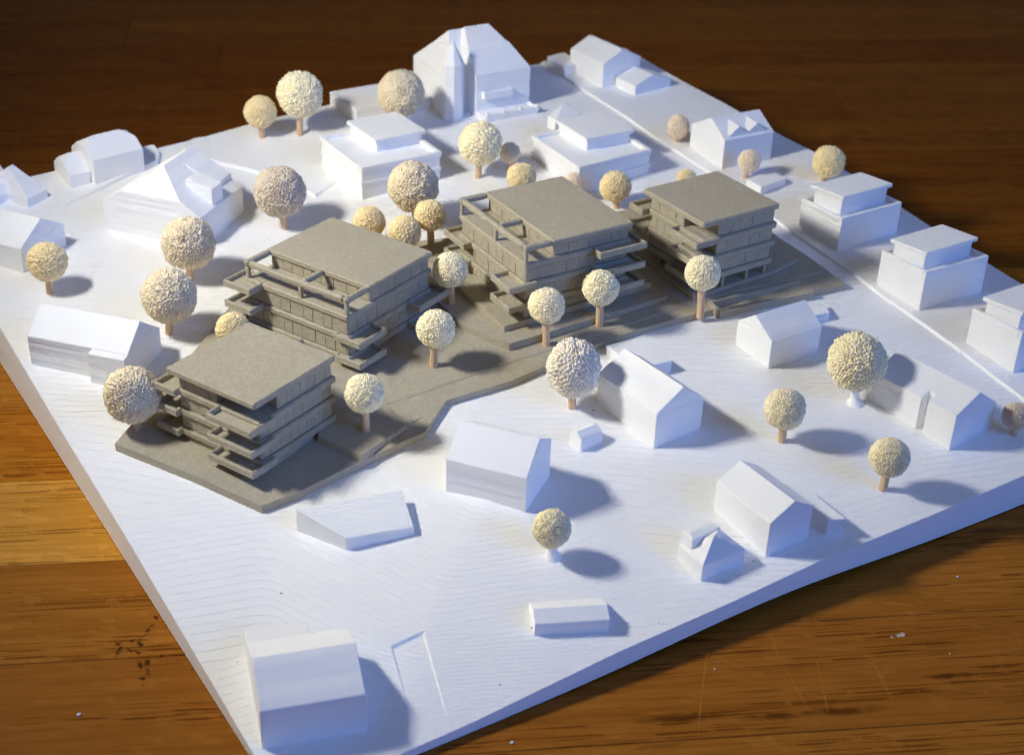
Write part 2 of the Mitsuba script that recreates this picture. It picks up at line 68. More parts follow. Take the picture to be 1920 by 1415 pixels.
TREES = [
 [0.5105,1.1965,0.1168,0.5095,1.1969,0.1594,0.0246,"y"],
 [0.5654,1.1757,0.1187,0.5678,1.1746,0.1859,0.0347,"c"],
 [0.7104,1.1046,0.1249,0.71,1.1049,0.1863,0.0363,"b"],
 [0.737,0.9103,0.1122,0.7394,0.9088,0.1673,0.0319,"c"],
 [0.7896,0.9017,0.1147,0.7881,0.9027,0.1451,0.0153,"p"],
 [0.7507,0.807,0.1061,0.7494,0.8079,0.1483,0.0209,"y"],
 [0.8275,0.7804,0.1051,0.8255,0.7818,0.1357,0.0141,"p"],
 [0.8718,0.7359,0.1032,0.8687,0.7382,0.1369,0.0226,"y"],
 [0.9816,0.709,0.1066,0.9788,0.7113,0.1373,0.0151,"y"],
 [1.0804,0.8675,0.1235,1.0807,0.8673,0.1479,0.0171,"p"],
 [1.0974,0.715,0.1152,1.1,0.7127,0.1427,0.0172,"p"],
 [1.196,0.6518,0.1153,1.201,0.6468,0.146,0.0239,"y"],
 [0.4233,0.92,0.0919,0.4188,0.922,0.1482,0.0355,"m"],
 [0.5855,0.8266,0.0977,0.5815,0.8287,0.1595,0.0352,"b"],
 [0.4995,0.8059,0.0896,0.4994,0.8059,0.1312,0.022,"y"],
 [0.52,0.7389,0.0957,0.5189,0.7395,0.1398,0.0222,"y"],
 [0.5673,0.7503,0.0996,0.5652,0.7515,0.1497,0.0211,"y"],
 [0.5156,0.6034,0.0882,0.5133,0.6048,0.1432,0.0224,"c"],
 [0.2531,0.8544,0.0785,0.2551,0.8537,0.1339,0.0344,"b"],
 [0.1819,0.7454,0.069,0.1861,0.744,0.1222,0.034,"b"],
 [0.2279,0.6447,0.0733,0.2295,0.6441,0.1109,0.021,"y"],
 [0.0803,0.9094,0.0772,0.0817,0.909,0.1224,0.0252,"y"],
 [0.0735,0.5599,0.0626,0.0724,0.5603,0.1081,0.0321,"b"],
 [0.2961,0.4195,0.0636,0.2954,0.4198,0.1191,0.0222,"c"],
 [0.4307,0.5014,0.0762,0.4333,0.5,0.1279,0.023,"c"],
 [0.5778,0.4721,0.0813,0.5763,0.4731,0.1368,0.0223,"c"],
 [0.6621,0.4758,0.0852,0.6605,0.477,0.1392,0.0228,"c"],
 [0.7929,0.433,0.0877,0.7911,0.4346,0.1482,0.0226,"c"],
 [0.5412,0.3575,0.0609,0.5409,0.3577,0.1159,0.0311,"w"],
 [0.8545,0.2007,0.0594,0.8505,0.205,0.1164,0.0345,"g"],
 [0.7206,0.1809,0.0567,0.7194,0.1822,0.1007,0.0236,"g"],
 [0.7667,0.0589,0.0468,0.7672,0.0583,0.0906,0.0219,"g"],
 [0.3735,0.1409,0.0447,0.3708,0.1428,0.0805,0.0198,"g"],
 [0.984,0.061,0.0511,0.9821,0.0636,0.0767,0.0159,"m"],
]
TREE_LABELS = [
 'small pale yellow foam tree, leftmost of the two at the back edge',
 'larger cream foam tree, right of the small one at the back edge',
 'large beige foam tree in front of the low hall beside the turreted building',
 'large cream foam tree with a brown stick, between the two square houses behind the slab',
 'small mauve-brown foam tree tucked behind a larger cream tree',
 'yellow foam tree top over the left roof edge of the third grey-brown building',
 'small brownish foam tree top over the right roof edge of the third grey-brown building',
 'yellow foam tree in the gap between the two right-hand grey-brown buildings',
 'yellow foam tree top peeping over the roof of the rightmost grey-brown building',
 'oval brown foam tree beside the house with two dormers, on its left',
 'small pinkish foam tree in front of the house with two dormers',
 'pale yellow foam tree standing against the dark table at the right-hand back edge',
 'large mauve-grey foam tree between the clipped-gable house and the left square house',
 'large beige foam tree in front of the left square house',
 'yellow foam tree rising behind the roof of the second grey-brown building, leftmost of three',
 'yellow foam tree with hidden stick, middle of three behind the second grey-brown building',
 'yellow foam tree on a brown stick, rightmost of three behind the second grey-brown building',
 'cream foam tree half in shade, between the second and third grey-brown buildings',
 'large beige foam tree, upper of the pair left of the second grey-brown building',
 'large beige foam tree, lower of the pair left of the second grey-brown building',
 'yellow foam tree peeping up behind the roof of the nearest grey-brown building',
 'small yellow foam tree by the house at the left picture edge',
 'large beige foam tree at the left corner of the nearest grey-brown building',
 'pale cream foam tree on the slab, right of the nearest grey-brown building',
 'pale cream foam tree on the slab, in front of the second grey-brown building',
 'cream foam tree on the slab edge, below the corner of the stepped podium',
 'cream foam tree on the slab, in front of the third grey-brown building',
 'cream foam tree at the left end of the ramp wall on the slab',
 'tall whitish open-pored foam tree left of the large gabled house in the middle',
 'large olive-beige foam tree on a white flared trunk beside the long notched house',
 'small olive-beige foam tree with a long round shadow, in front of the long notched house',
 'leaning olive-beige foam tree near the front right edge',
 'small olive-beige foam tree on a white flared trunk in the front part of the base',
 'small mauve foam tree cut by the right picture edge']

# terrain of the site model, in plate units (1 unit = 0.2 m): a faceted surface plus kerbs, terraces and a sunken pad
NODES = np.array(json.loads(NODES_TXT))
_lin = LinearNDInterpolator(NODES[:, :2], NODES[:, 2])
_near = NearestNDInterpolator(NODES[:, :2], NODES[:, 2])

def base_h(x, y):
    x, y = np.clip(x, 0, 1.25), np.clip(y, 0, 1.25)
    z = _lin(x, y)
    return np.where(np.isnan(z), _near(x, y), z)

def seg_dist(x, y, line):
    d = np.full(np.shape(x), 9.0)
    for (ax, ay), (bx, by) in zip(line[:-1], line[1:]):
        ux, uy = bx - ax, by - ay
        t = np.clip(((x - ax) * ux + (y - ay) * uy) / (ux * ux + uy * uy), 0, 1)
        d = np.minimum(d, np.hypot(x - ax - t * ux, y - ay - t * uy))
    return d

def inside(x, y, poly):
    return shapely.contains_xy(shapely.Polygon(poly), x, y)

def ramp(x, y, p, q):
    (ax, ay), (bx, by) = p, q
    return np.clip(((x - ax) * (bx - ax) + (y - ay) * (by - ay)) / ((bx - ax) ** 2 + (by - ay) ** 2), 0, 1)

def terrain_h(x, y):
    x, y = np.asarray(x, float), np.asarray(y, float)
    z = base_h(x, y)
    z = z + 0.004 * inside(x, y, PAVEMENT)
    z = z + (0.0005 + 0.0075 * ramp(x, y, BARN_TERRACE[0], BARN_TERRACE[1])) * inside(x, y, BARN_TERRACE)
    z = z + 0.005 * np.exp(-seg_dist(x, y, BANK) / 0.04) * inside(x, y, BANK_AREA)
    z = z - (0.0032 * ramp(x, y, PAD[2], PAD[1])) * inside(x, y, PAD)
    return z

U = 0.2          # one plate unit in metres

# ------------------------------------------------------------------ materials
def rgb(*c): return {'type': 'rgb', 'value': list(c)}

def bsdf(name, base, rough=0.6, spec=0.25, bump=None, eps=1e-4, scale=1.0):
    b = {'type': 'principled', 'base_color': base, 'roughness': rough, 'specular': spec}
    if bump is not None:
        b = {'type': 'bumpmap', 'arbitrary': mikit.proc(bump, eps), 'scale': scale, 'bsdf': b}
    scene[name] = {'type': 'twosided', 'bsdf': b}

def q(p): return p.x / U, p.y / U, p.z / U       # plate units

def terrain_color(p, n, uv):
    x, y, z = q(p)
    c = mikit.mix([.80, .80, .815], [.84, .84, .85], mikit.fbm(x * 6, y * 6, z * 6))
    f, s, w = mikit.voronoi(x * 11 + 3, y * 11)
    size = 0.006 + 0.009 * mikit.cell_rand(w * 977, 3)
    wob = 0.6 + 0.8 * mikit.noise(x * 420, y * 420)
    speck = dr.select((w > 0.70) & (f * wob < size), 1.0, 0.0)
    return mikit.mix(c, [.20, .19, .19], speck * 0.85)

def terrain_bump(p, n, uv):
    fine = 0.00002 * mikit.noise(p.x / 0.0006, p.y / 0.0006, p.z / .0006)
    return fine
bsdf('white_terrain', mikit.proc(terrain_color), .55, .3, terrain_bump, 1.5e-4)

def white_color(p, n, uv):
    x, y, z = q(p)
    return mikit.mix([.795, .80, .82], [.845, .845, .855], mikit.fbm(x * 9 + 5, y * 9, z * 14))

def white_bump(p, n, uv):
    layer = 0.00006 * mikit.noise(p.x / .03, p.y / .03, p.z / 0.00035) + 0.00028 * mikit.noise(p.x / .05, p.y / .05 + 3, p.z / 0.0009)
    grain = 0.00002 * mikit.noise(p.x / .0007, p.y / .0007, p.z / .0005)
    return layer + grain
bsdf('white_print', mikit.proc(white_color), .55, .3, white_bump, 1.2e-4)

def tan_color(p, n, uv):
    a = mikit.fbm(p.x / .0006, p.y / .0006, p.z / .0006, octaves=2)
    b = mikit.fbm(p.x / .012, p.y / .012, p.z / .006)
    return mikit.mix([.355, .315, .240], [.425, .382, .295], mikit.smoothstep(.2, .85, a * .7 + b * .3))

def tan_bump(p, n, uv):
    grain = 0.00012 * mikit.noise(p.x / .0008, p.y / .0008, p.z / .0008)
    wob = 0.00004 * mikit.noise(p.x / .002, p.y / .002, p.z / .0016)
    return grain + wob
bsdf('tan_print', mikit.proc(tan_color), .75, .2, tan_bump, 1.5e-4)

FOAM = {'yellow': ([.80, .64, .34], [.90, .79, .50]), 'cream': ([.85, .76, .50], [.93, .87, .66]),
        'beige': ([.68, .58, .41], [.82, .73, .55]), 'mauve': ([.56, .475, .375], [.72, .625, .51]),
        'olive': ([.74, .65, .43], [.87, .80, .59]), 'white': ([.72, .65, .54], [.85, .79, .68]),
        'pink': ([.78, .64, .48], [.88, .77, .61])}
for kind, (c0, c1) in FOAM.items():
    bsdf('foam_' + kind, mikit.proc(lambda p, n, uv, c0=c0, c1=c1: mikit.mix(c0, c1, mikit.fbm(p.x / .0016, p.y / .0016, p.z / .0016))), .9, .05)

def stick_color(p, n, uv):
    g = mikit.noise(p.x / .0005, p.y / .0005, p.z / .006)
    return mikit.mix([.50, .33, .19], [.74, .55, .37], g)
bsdf('stick_wood', mikit.proc(stick_color), .6, .2)

G0, G1 = math.cos(math.radians(24.9)), -math.sin(math.radians(24.9))   # grain direction on the table

def seg_d(x, y, line):
    d = mi.Float(9.0)
    for (ax, ay), (bx, by) in zip(line[:-1], line[1:]):
        ux, uy = bx - ax, by - ay
        t = dr.clip(((x - ax) * ux + (y - ay) * uy) / (ux * ux + uy * uy), 0, 1)
        d = dr.minimum(d, dr.sqrt(dr.square(x - ax - t * ux) + dr.square(y - ay - t * uy)))
    return d

STAIN = [[[-0.004, 0.3052], [-0.0097, 0.2957], [-0.0208, 0.2868], [-0.0287, 0.2851], [-0.0392, 0.2806], [-0.0442, 0.2695], [-0.0381, 0.2592], [-0.0214, 0.2454]],
         [[-0.0264, 0.2873], [-0.0334, 0.2808], [-0.0321, 0.2643]], [[-0.0416, 0.2493], [-0.0477, 0.231], [-0.0481, 0.2116], [-0.0434, 0.2024]],
         [[-0.0352, 0.2456], [-0.0414, 0.2274]], [[-0.0521, 0.2836], [-0.0476, 0.2818], [-0.0591, 0.2678]]]
SCRATCH = [[[0.535, -0.025], [0.5165, -0.0607], [0.4901, -0.1387]], [[0.5451, -0.0874], [0.5054, -0.1474]], [[0.5927, -0.118], [0.5692, -0.1745]],
           [[0.4621, -0.0157], [0.42, -.06], [0.3771, -0.108]], [[.60, -.10], [.585, -.145]]]
SMUDGE = [[0.6420, -0.0960], [0.6486, -0.0974], [0.6510, -.0995]]
DARK = [(0.6438, -0.1684, .030), (0.5165, -0.1522, .05), (0.3754, -0.0822, .05), (1.85, 1.075, .16), (1.5685, 1.0121, .10), (.455, -.126, .04)]

def wood(name, lo, hi, seed, marks=False):
    def color(p, n, uv):
        x, y, z = q(p)
        s, v = x * G0 + y * G1, -x * G1 + y * G0
        wv = v + 0.012 * mikit.noise(s * 2.2 + seed, v * 5)
        broad = mikit.fbm(s * 1.6 + seed, wv * 26, seed)
        fibre = mikit.noise(s * 14 + seed, wv * 330, 2)
        c = mikit.mix(lo, hi, mikit.smoothstep(.15, .9, broad * .68 + fibre * .32))
        pore = mikit.smoothstep(.64, .78, mikit.noise(s * 20 + seed * 3, wv * 620, 5)) * mikit.smoothstep(.25, .6, mikit.noise(s * 5, v * 30, seed))
        c = mikit.mix(c, [lo[0] * .45, lo[1] * .38, lo[2] * .35], pore * .75)
        fleck = mikit.smoothstep(.74, .84, mikit.noise(s * 60 + seed, wv * 160 + s * 30, 8))
        c = mikit.mix(c, [hi[0] * 1.12, hi[1] * 1.16, hi[2] * 1.2], fleck * .35)
        if marks:
            for mx, my, r in DARK:
                ds, dv = (x - mx) * G0 + (y - my) * G1, -(x - mx) * G1 + (y - my) * G0
                d = dr.sqrt(dr.square(ds / r) + dr.square(dv / (r * .16)))
                c = mikit.mix(c, [lo[0] * .25, lo[1] * .2, lo[2] * .2], mikit.smoothstep(1.1, .1, d + .5 * (mikit.noise(s * 90, v * 200) - .5)) * .8)
            d = mi.Float(9.0)
            for line in STAIN: d = dr.minimum(d, seg_d(x, y, line))
            blot = mikit.smoothstep(.0034, .0008, d + .0022 * (mikit.noise(x * 300, y * 300) - .5)) * mikit.smoothstep(.42, .6, mikit.noise(x * 210 + 4, y * 210))
            c = mikit.mix(c, [.05, .014, .005], blot * .9)
            d = mi.Float(9.0)
            for line in SCRATCH: d = dr.minimum(d, seg_d(x, y, line))
            c = mikit.mix(c, [hi[0] * 1.5, hi[1] * 1.6, hi[2] * 2.0], mikit.smoothstep(.0011, .0003, d) * .55 * mikit.noise(x * 60, y * 60))
            d = seg_d(x, y, SMUDGE)
            c = mikit.mix(c, [.62, .55, .50], mikit.smoothstep(.0035, .0005, d + .006 * (mikit.noise(x * 260, y * 260) - .45)) * .7)
        return c
    def bump(p, n, uv):
        x, y, z = q(p)
        s, v = x * G0 + y * G1, -x * G1 + y * G0
        return 0.00003 * mikit.noise(s * 26 + seed * 3, v * 210, 5) + .00025 * mikit.noise(s * 3, v * 9, seed)
    b = {'type': 'principled', 'base_color': mikit.proc(color), 'roughness': .42, 'specular': WOOD_SPEC}
    scene[name] = {'type': 'bumpmap', 'arbitrary': mikit.proc(bump, 2.5e-4), 'scale': 1.0, 'bsdf': b}
WOOD_SPEC = .03
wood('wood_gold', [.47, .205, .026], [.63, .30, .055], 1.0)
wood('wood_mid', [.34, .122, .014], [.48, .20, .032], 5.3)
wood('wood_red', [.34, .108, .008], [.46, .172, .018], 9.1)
wood('wood_dimmed', [.125, .032, .002], [.205, .062, .004], 31.7)  # same table wood, darkened to paint in the lamp falloff
wood('wood_dimmed_brown', [.14, .040, .003], [.225, .074, .006], 47.3)  # browner variant, lamp falloff painted into its colour too
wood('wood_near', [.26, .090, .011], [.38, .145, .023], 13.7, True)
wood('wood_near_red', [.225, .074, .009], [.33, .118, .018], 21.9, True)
scene['lamp_metal'] = {'type': 'twosided', 'bsdf': {'type': 'principled', 'base_color': rgb(.06, .06, .065), 'roughness': .4, 'specular': .5}}
scene['lamp_inside'] = {'type': 'twosided', 'bsdf': {'type': 'diffuse', 'reflectance': rgb(.7, .7, .7)}}
scene['frame_paint'] = {'type': 'twosided', 'bsdf': {'type': 'diffuse', 'reflectance': rgb(.75, .75, .75)}}

# ------------------------------------------------------------------ helpers
def key_of(k):
    if k not in scene: return k
    i = 1
    while f'{k}_{i:03d}' in scene: i += 1
    return f'{k}_{i:03d}'

used = set()
def thing(name, label, cat, group=None):
    k, i = name, 0
    while k in used:
        i += 1
        k = f'{name}_{i:03d}'
    used.add(k)
    labels[k] = {'label': label, 'category': cat}
    if group: labels[k]['group'] = group
    return k

def add(k, mesh, mat, smooth=False, label=None, **more):
    k = key_of(k)
    v, f = (np.asarray(mesh.vertices, float), np.asarray(mesh.faces)) if hasattr(mesh, 'vertices') else mesh
    scene[k] = mikit.ply(trimesh.Trimesh(np.asarray(v) * U, f, process=False), mat, smooth, **more)
    if label: labels[k] = {'label': label}
    return k

def hull(pts, r=.0007):
    p = np.asarray(pts, float)
    o = np.array([[1, 0, 0], [-1, 0, 0], [0, 1, 0], [0, -1, 0], [0, 0, 1], [0, 0, -1]]) * r
    c = p.mean(0)
    if r: p = (p + (c - p) / np.linalg.norm(c - p, axis=1, keepdims=True) * r * 1.2)[:, None, :] + o
    return trimesh.convex.convex_hull(p.reshape(-1, 3))

def box_pts(x0, x1, y0, y1, z0, z1):
    return np.array([[x, y, z] for x in (x0, x1) for y in (y0, y1) for z in (z0, z1)], float)

def rbox(x0, x1, y0, y1, z0, z1, r=.001):
    r = min(r, (x1 - x0) * .3, (y1 - y0) * .3, (z1 - z0) * .3)
    out = []
    for x, sx in ((x0, 1), (x1, -1)):
        for y, sy in ((y0, 1), (y1, -1)):
            for z, sz in ((z0, 1), (z1, -1)):
                out += [(x + sx * r, y + sy * r, z), (x + sx * r, y, z + sz * r), (x, y + sy * r, z + sz * r)]
    return trimesh.convex.convex_hull(np.array(out))

def bars(points, radius, n=8):
    out = []
    for a, b in zip(points[:-1], points[1:]):
        out.append(trimesh.creation.cylinder(radius, segment=[a, b], sections=n))
    return trimesh.util.concatenate(out)

# ------------------------------------------------------------------ the table: glued staves
labels['table_top'] = {'label': 'oiled brown wooden table top of glued staves under the model', 'kind': 'structure'}
rng = np.random.default_rng(11)
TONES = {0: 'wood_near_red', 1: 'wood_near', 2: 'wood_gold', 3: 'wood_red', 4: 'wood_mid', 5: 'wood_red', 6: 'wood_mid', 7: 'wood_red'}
V0, DV = .0545, .1595
for row in range(-3, 19):
    v0, v1 = V0 + DV * row, V0 + DV * (row + 1)
    cuts = [-1.6]
    first = {1: 1.95, 2: 1.9, 3: 1.85, 4: 1.9, 5: 1.8, 6: 1.85, 7: 1.75, 0: 3.9, -1: 3.9, -2: 3.0, 12: 1.45, 13: 1.25}.get(row, rng.uniform(.8, 2.2))
    cuts.append(-1.6 + first)
    while cuts[-1] < 2.6: cuts.append(cuts[-1] + rng.uniform(1.1, 2.0))
    for s0, s1 in zip(cuts[:-1], cuts[1:]):
        g = .00035
        m = rbox(s0 + g, s1 - g, v0 + g, v1 - g, -.11, float(rng.uniform(-.0004, 0)), .0006)
        vv = np.array(m.vertices)
        m.vertices = np.c_[vv[:, 0] * G0 - vv[:, 1] * G1, vv[:, 0] * G1 + vv[:, 1] * G0, vv[:, 2]]
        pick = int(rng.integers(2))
        if row > 7: tone = ['wood_dimmed', 'wood_dimmed_brown'][pick]  # far rows take the tones darkened for lamp falloff
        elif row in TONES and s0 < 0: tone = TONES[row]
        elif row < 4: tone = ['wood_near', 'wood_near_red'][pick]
        else: tone = ['wood_red', 'wood_dimmed_brown'][pick] if row < 6 else 'wood_dimmed_brown'  # right-hand pieces coloured darker, as the lamp light fades there
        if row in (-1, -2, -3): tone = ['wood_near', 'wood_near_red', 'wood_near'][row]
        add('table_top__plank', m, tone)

# ------------------------------------------------------------------ the white terrain base
def cloud(polys, region, step, rnd, extra=()):
    """points for a triangulation whose kerb lines are crisp: a loose grid plus pairs of points on both sides of each line"""
    pts, lines = [], []
    for poly in polys:
        ring = shapely.LinearRing(poly)
        for off in (-.0009, .0009):
            b = shapely.Polygon(poly).buffer(off, join_style=2)
            for gpoly in getattr(b, 'geoms', [b]):
                L = gpoly.exterior.length
                pts += [gpoly.exterior.interpolate(d).coords[0] for d in np.arange(0, L, .006)] + list(gpoly.exterior.coords)
        lines.append(ring)
    allr = shapely.union_all(lines) if lines else shapely.Point(-9, -9)
    x0, y0, x1, y1 = region.bounds
    gx, gy = np.meshgrid(np.arange(x0, x1, step), np.arange(y0, y1, step))
    grid = np.c_[gx.ravel(), gy.ravel()] + rnd.uniform(-.2, .2, (gx.size, 2)) * step
    keep = shapely.distance(allr, shapely.points(grid)) > .004
    pts = np.array(pts).reshape(-1, 2)
    pts = pts[shapely.contains_xy(region, pts[:, 0], pts[:, 1])] if len(pts) else pts
    grid = grid[keep & shapely.contains_xy(region.buffer(-.002), grid[:, 0], grid[:, 1])]
    return np.vstack([pts, grid, *[np.asarray(e, float) for e in extra]])

def skin(pts, ring, height, bottom, region):
    """top surface over the region and a wall round its ring down to bottom(x, y)"""
    pts = np.vstack([ring, pts])
    tri = Delaunay(pts).simplices
    c = pts[tri].mean(1)
    tri = tri[shapely.contains_xy(region.buffer(1e-6), c[:, 0], c[:, 1])]
    z = height(pts[:, 0], pts[:, 1])
    v = np.c_[pts, z]
    n, m = len(v), len(ring)
    zb = bottom(ring[:, 0], ring[:, 1])
    v = np.vstack([v, np.c_[ring, z[:m]], np.c_[ring, zb]])
    i = np.arange(m); j = (i + 1) % m
    wall = np.vstack([np.c_[n + i, n + m + i, n + m + j], np.c_[n + i, n + m + j, n + j]])
    e1, e2 = pts[tri[:, 1]] - pts[tri[:, 0]], pts[tri[:, 2]] - pts[tri[:, 0]]
    flip = e1[:, 0] * e2[:, 1] - e1[:, 1] * e2[:, 0] < 0
    tri[flip] = tri[flip][:, ::-1]
    return v, np.vstack([tri, wall])

LAYER = .001      # printed layer height, 0.2 mm
_sg = np.random.default_rng(8).uniform(0, 1, (16, 16))
def soft(x, y):
    i, j = int(x), int(y); a, b = x - i, y - j
    a, b = a * a * (3 - 2 * a), b * b * (3 - 2 * b)
    g = _sg[i % 16, j % 16] * (1 - a) * (1 - b) + _sg[(i + 1) % 16, j % 16] * a * (1 - b) + _sg[i % 16, (j + 1) % 16] * (1 - a) * b + _sg[(i + 1) % 16, (j + 1) % 16] * a * b
    return min(1.0, max(0.0, 1.6 * g - .3))

def stair(v, f):
    """the up-facing triangles cut along the printed layers: level treads and small upright risers, as a layered print has them"""
    v = np.asarray(v, float)
    out, faces, count = [], [], 0
    def put(p, z):      # how sharply the layers show differs from place to place
        w = (.26 + .30 * soft(p[0] * 5.1, p[1] * 5.1)) * min(1, max(.3, 1.15 - p[1] * .8))
        return (p[0], p[1], p[2] + (z - p[2]) * w)
    for a, b, c in v[np.asarray(f)]:
        nz = (b[0] - a[0]) * (c[1] - a[1]) - (b[1] - a[1]) * (c[0] - a[0])
        e = np.linalg.norm(np.cross(b - a, c - a))
        if nz < .25 * e:
            out += [a, b, c]; faces.append((count, count + 1, count + 2)); count += 3
            continue
        poly = [a, b, c]
        k = math.floor(min(a[2], b[2], c[2]) / LAYER)
        while len(poly) > 2:
            lim = (k + 1) * LAYER
            low, high, cut = [], [], []
            for p, q_ in zip(poly, poly[1:] + poly[:1]):
                (low if p[2] <= lim else high).append(p)
                if (p[2] <= lim) != (q_[2] <= lim):
                    m = p + (q_ - p) * ((lim - p[2]) / (q_[2] - p[2]))
                    low.append(m); high.append(m); cut.append(m)
            zt = (k + .5) * LAYER
            if len(low) > 2:
                out += [put(p, zt) for p in low]
                faces += [(count, count + i, count + i + 1) for i in range(1, len(low) - 1)]; count += len(low)
            if len(cut) == 2:
                out += [put(cut[0], zt), put(cut[1], zt), put(cut[1], zt + LAYER), put(cut[0], zt + LAYER)]
                faces += [(count, count + 1, count + 2), (count, count + 2, count + 3)]; count += 4
            poly = high; k += 1
    return np.array(out), np.array(faces)

def ring_of(poly, step):
    ls = shapely.LinearRing(poly)
    out = []
    for a, b in zip(poly, poly[1:] + poly[:1]):
        n = max(1, int(math.dist(a, b) / step))
        out += [(a[0] + (b[0] - a[0]) * t, a[1] + (b[1] - a[1]) * t) for t in np.arange(n) / n]
    return np.array(out)

S = 1.25
square = shapely.Polygon([(0, 0), (S, 0), (S, S), (0, S)])
base_ring = ring_of([(0, 0), (S, 0), (S, S), (0, S)], .008)
rnd = np.random.default_rng(2)
pts = cloud([PAVEMENT, BARN_TERRACE, BANK_AREA, PAD], square, .018, rnd, [NODES[:, :2][(NODES[:, 0] > .002) & (NODES[:, 0] < S - .002) & (NODES[:, 1] > .002) & (NODES[:, 1] < S - .002)]])
def base_bottom(x, y):      # the print has warped: its front edge lifts off the table
    lift = .013 * np.exp(-((x - .57) / .19) ** 2) * np.exp(-y / .25)
    return .0006 + lift + .001 * np.exp(-x / .1)
tk = thing('terrain_base', 'square white printed site model base with contour lines, lying on the wooden table', 'model base')
bv, bf = skin(pts, base_ring, terrain_h, base_bottom, square)
rim = np.zeros(len(bv), bool); rim[-2 * len(base_ring):-len(base_ring)] = True
bv[rim, 2] += LAYER * .25
add(tk, stair(bv, bf), 'white_terrain')

# ------------------------------------------------------------------ the tan insert the new buildings stand on
TAN_T = .010
WEDGE = [(.2422, .4342), (.2687, .3763), (.37, .4185), (.37, .4640), (.2560, .4640)]
PIT = [(.8217, .4449), (.9586, .4305), (.9588, .4065), (.8231, .4309)]
VERGE = [(.345, .4605), (.34, .30), (1.1, .30), (1.1, .43), (.80, .4605)]
PODIUM_LOW = [(.5016, .60), (.5012, .5509), (.5295, .4826), (.776, .4826), (.776, .76), (.5016, .76)]
PODIUM = [(.5375, .6346), (.5381, .5095), (.768, .5095), (.768, .745), (.5375, .745)]
PLINTH = [(.805, .4625), (.9415, .4655), (1.0013, .4768), (.985, .60), (.805, .60)]
def tan_h(x, y):
    x, y = np.asarray(x, float), np.asarray(y, float)
    z = base_h(x, y) + TAN_T
    z = z - .0012 * inside(x, y, VERGE)
    z = z + .0085 * (1 - ramp(x, y, (.262, .40), (.37, .44))) * inside(x, y, WEDGE)
    z = z - .0098 * (1 - ramp(x, y, (.823, .435), (.957, .42))) * inside(x, y, PIT)
    return z
tan_poly = shapely.Polygon(TAN).buffer(0)
pts = cloud([WEDGE, PIT, VERGE], tan_poly, .02, rnd)
tv, tf = skin(pts, ring_of([tuple(p) for p in TAN], .01), tan_h, lambda x, y: base_h(x, y) - .002, tan_poly)
sk = thing('site_slab', 'grey-brown printed slab of irregular outline that carries the four grey-brown buildings', 'model slab')
add(sk + '__ground', (tv, tf), 'tan_print')
def slab(k, poly, dz, drop=.02):
    h = tan_h(np.array([p[0] for p in poly]), np.array([p[1] for p in poly]))
    zt = float(np.median(h)) + dz
    tilt = [zt + .6 * (a - float(np.median(h))) for a in h]
    m = trimesh.creation.extrude_polygon(shapely.Polygon(poly), 1.0)
    v = np.array(m.vertices); top = v[:, 2] > .5
    near = [int(np.argmin([math.dist(p, q_[:2]) for p in poly])) for q_ in v]
    v[:, 2] = np.where(top, [tilt[i] for i in near], min(tilt) - drop)
    return add(k, trimesh.Trimesh(v, m.faces, process=False), 'tan_print')
slab(sk + '__terrace', PODIUM_LOW, .0065)
slab(sk + '__terrace', PODIUM, .0135)
slab(sk + '__terrace', PLINTH, .0045)
def rail(k, p, q_, w, h, mat='tan_print', hf=tan_h):
    (ax, ay), (bx, by) = p, q_
    L = math.dist(p, q_); nx, ny = -(by - ay) / L * w / 2, (bx - ax) / L * w / 2
    za, zb = float(hf(ax, ay)), float(hf(bx, by))
    pts = [(x + s * nx, y + s * ny, z + d) for (x, y, z) in ((ax, ay, za), (bx, by, zb)) for s in (1, -1) for d in (-.012, h)]
    return add(k, hull(pts, .0006), mat)
rail(sk + '__ramp_wall', (.819, .4485), (.962, .4335), .004, .0035)
rail(sk + '__ramp_wall', (.820, .4285), (.962, .4035), .005, .0022)
rail(sk + '__ramp_wall', (.8195, .4485), (.8205, .4285), .005, .004)

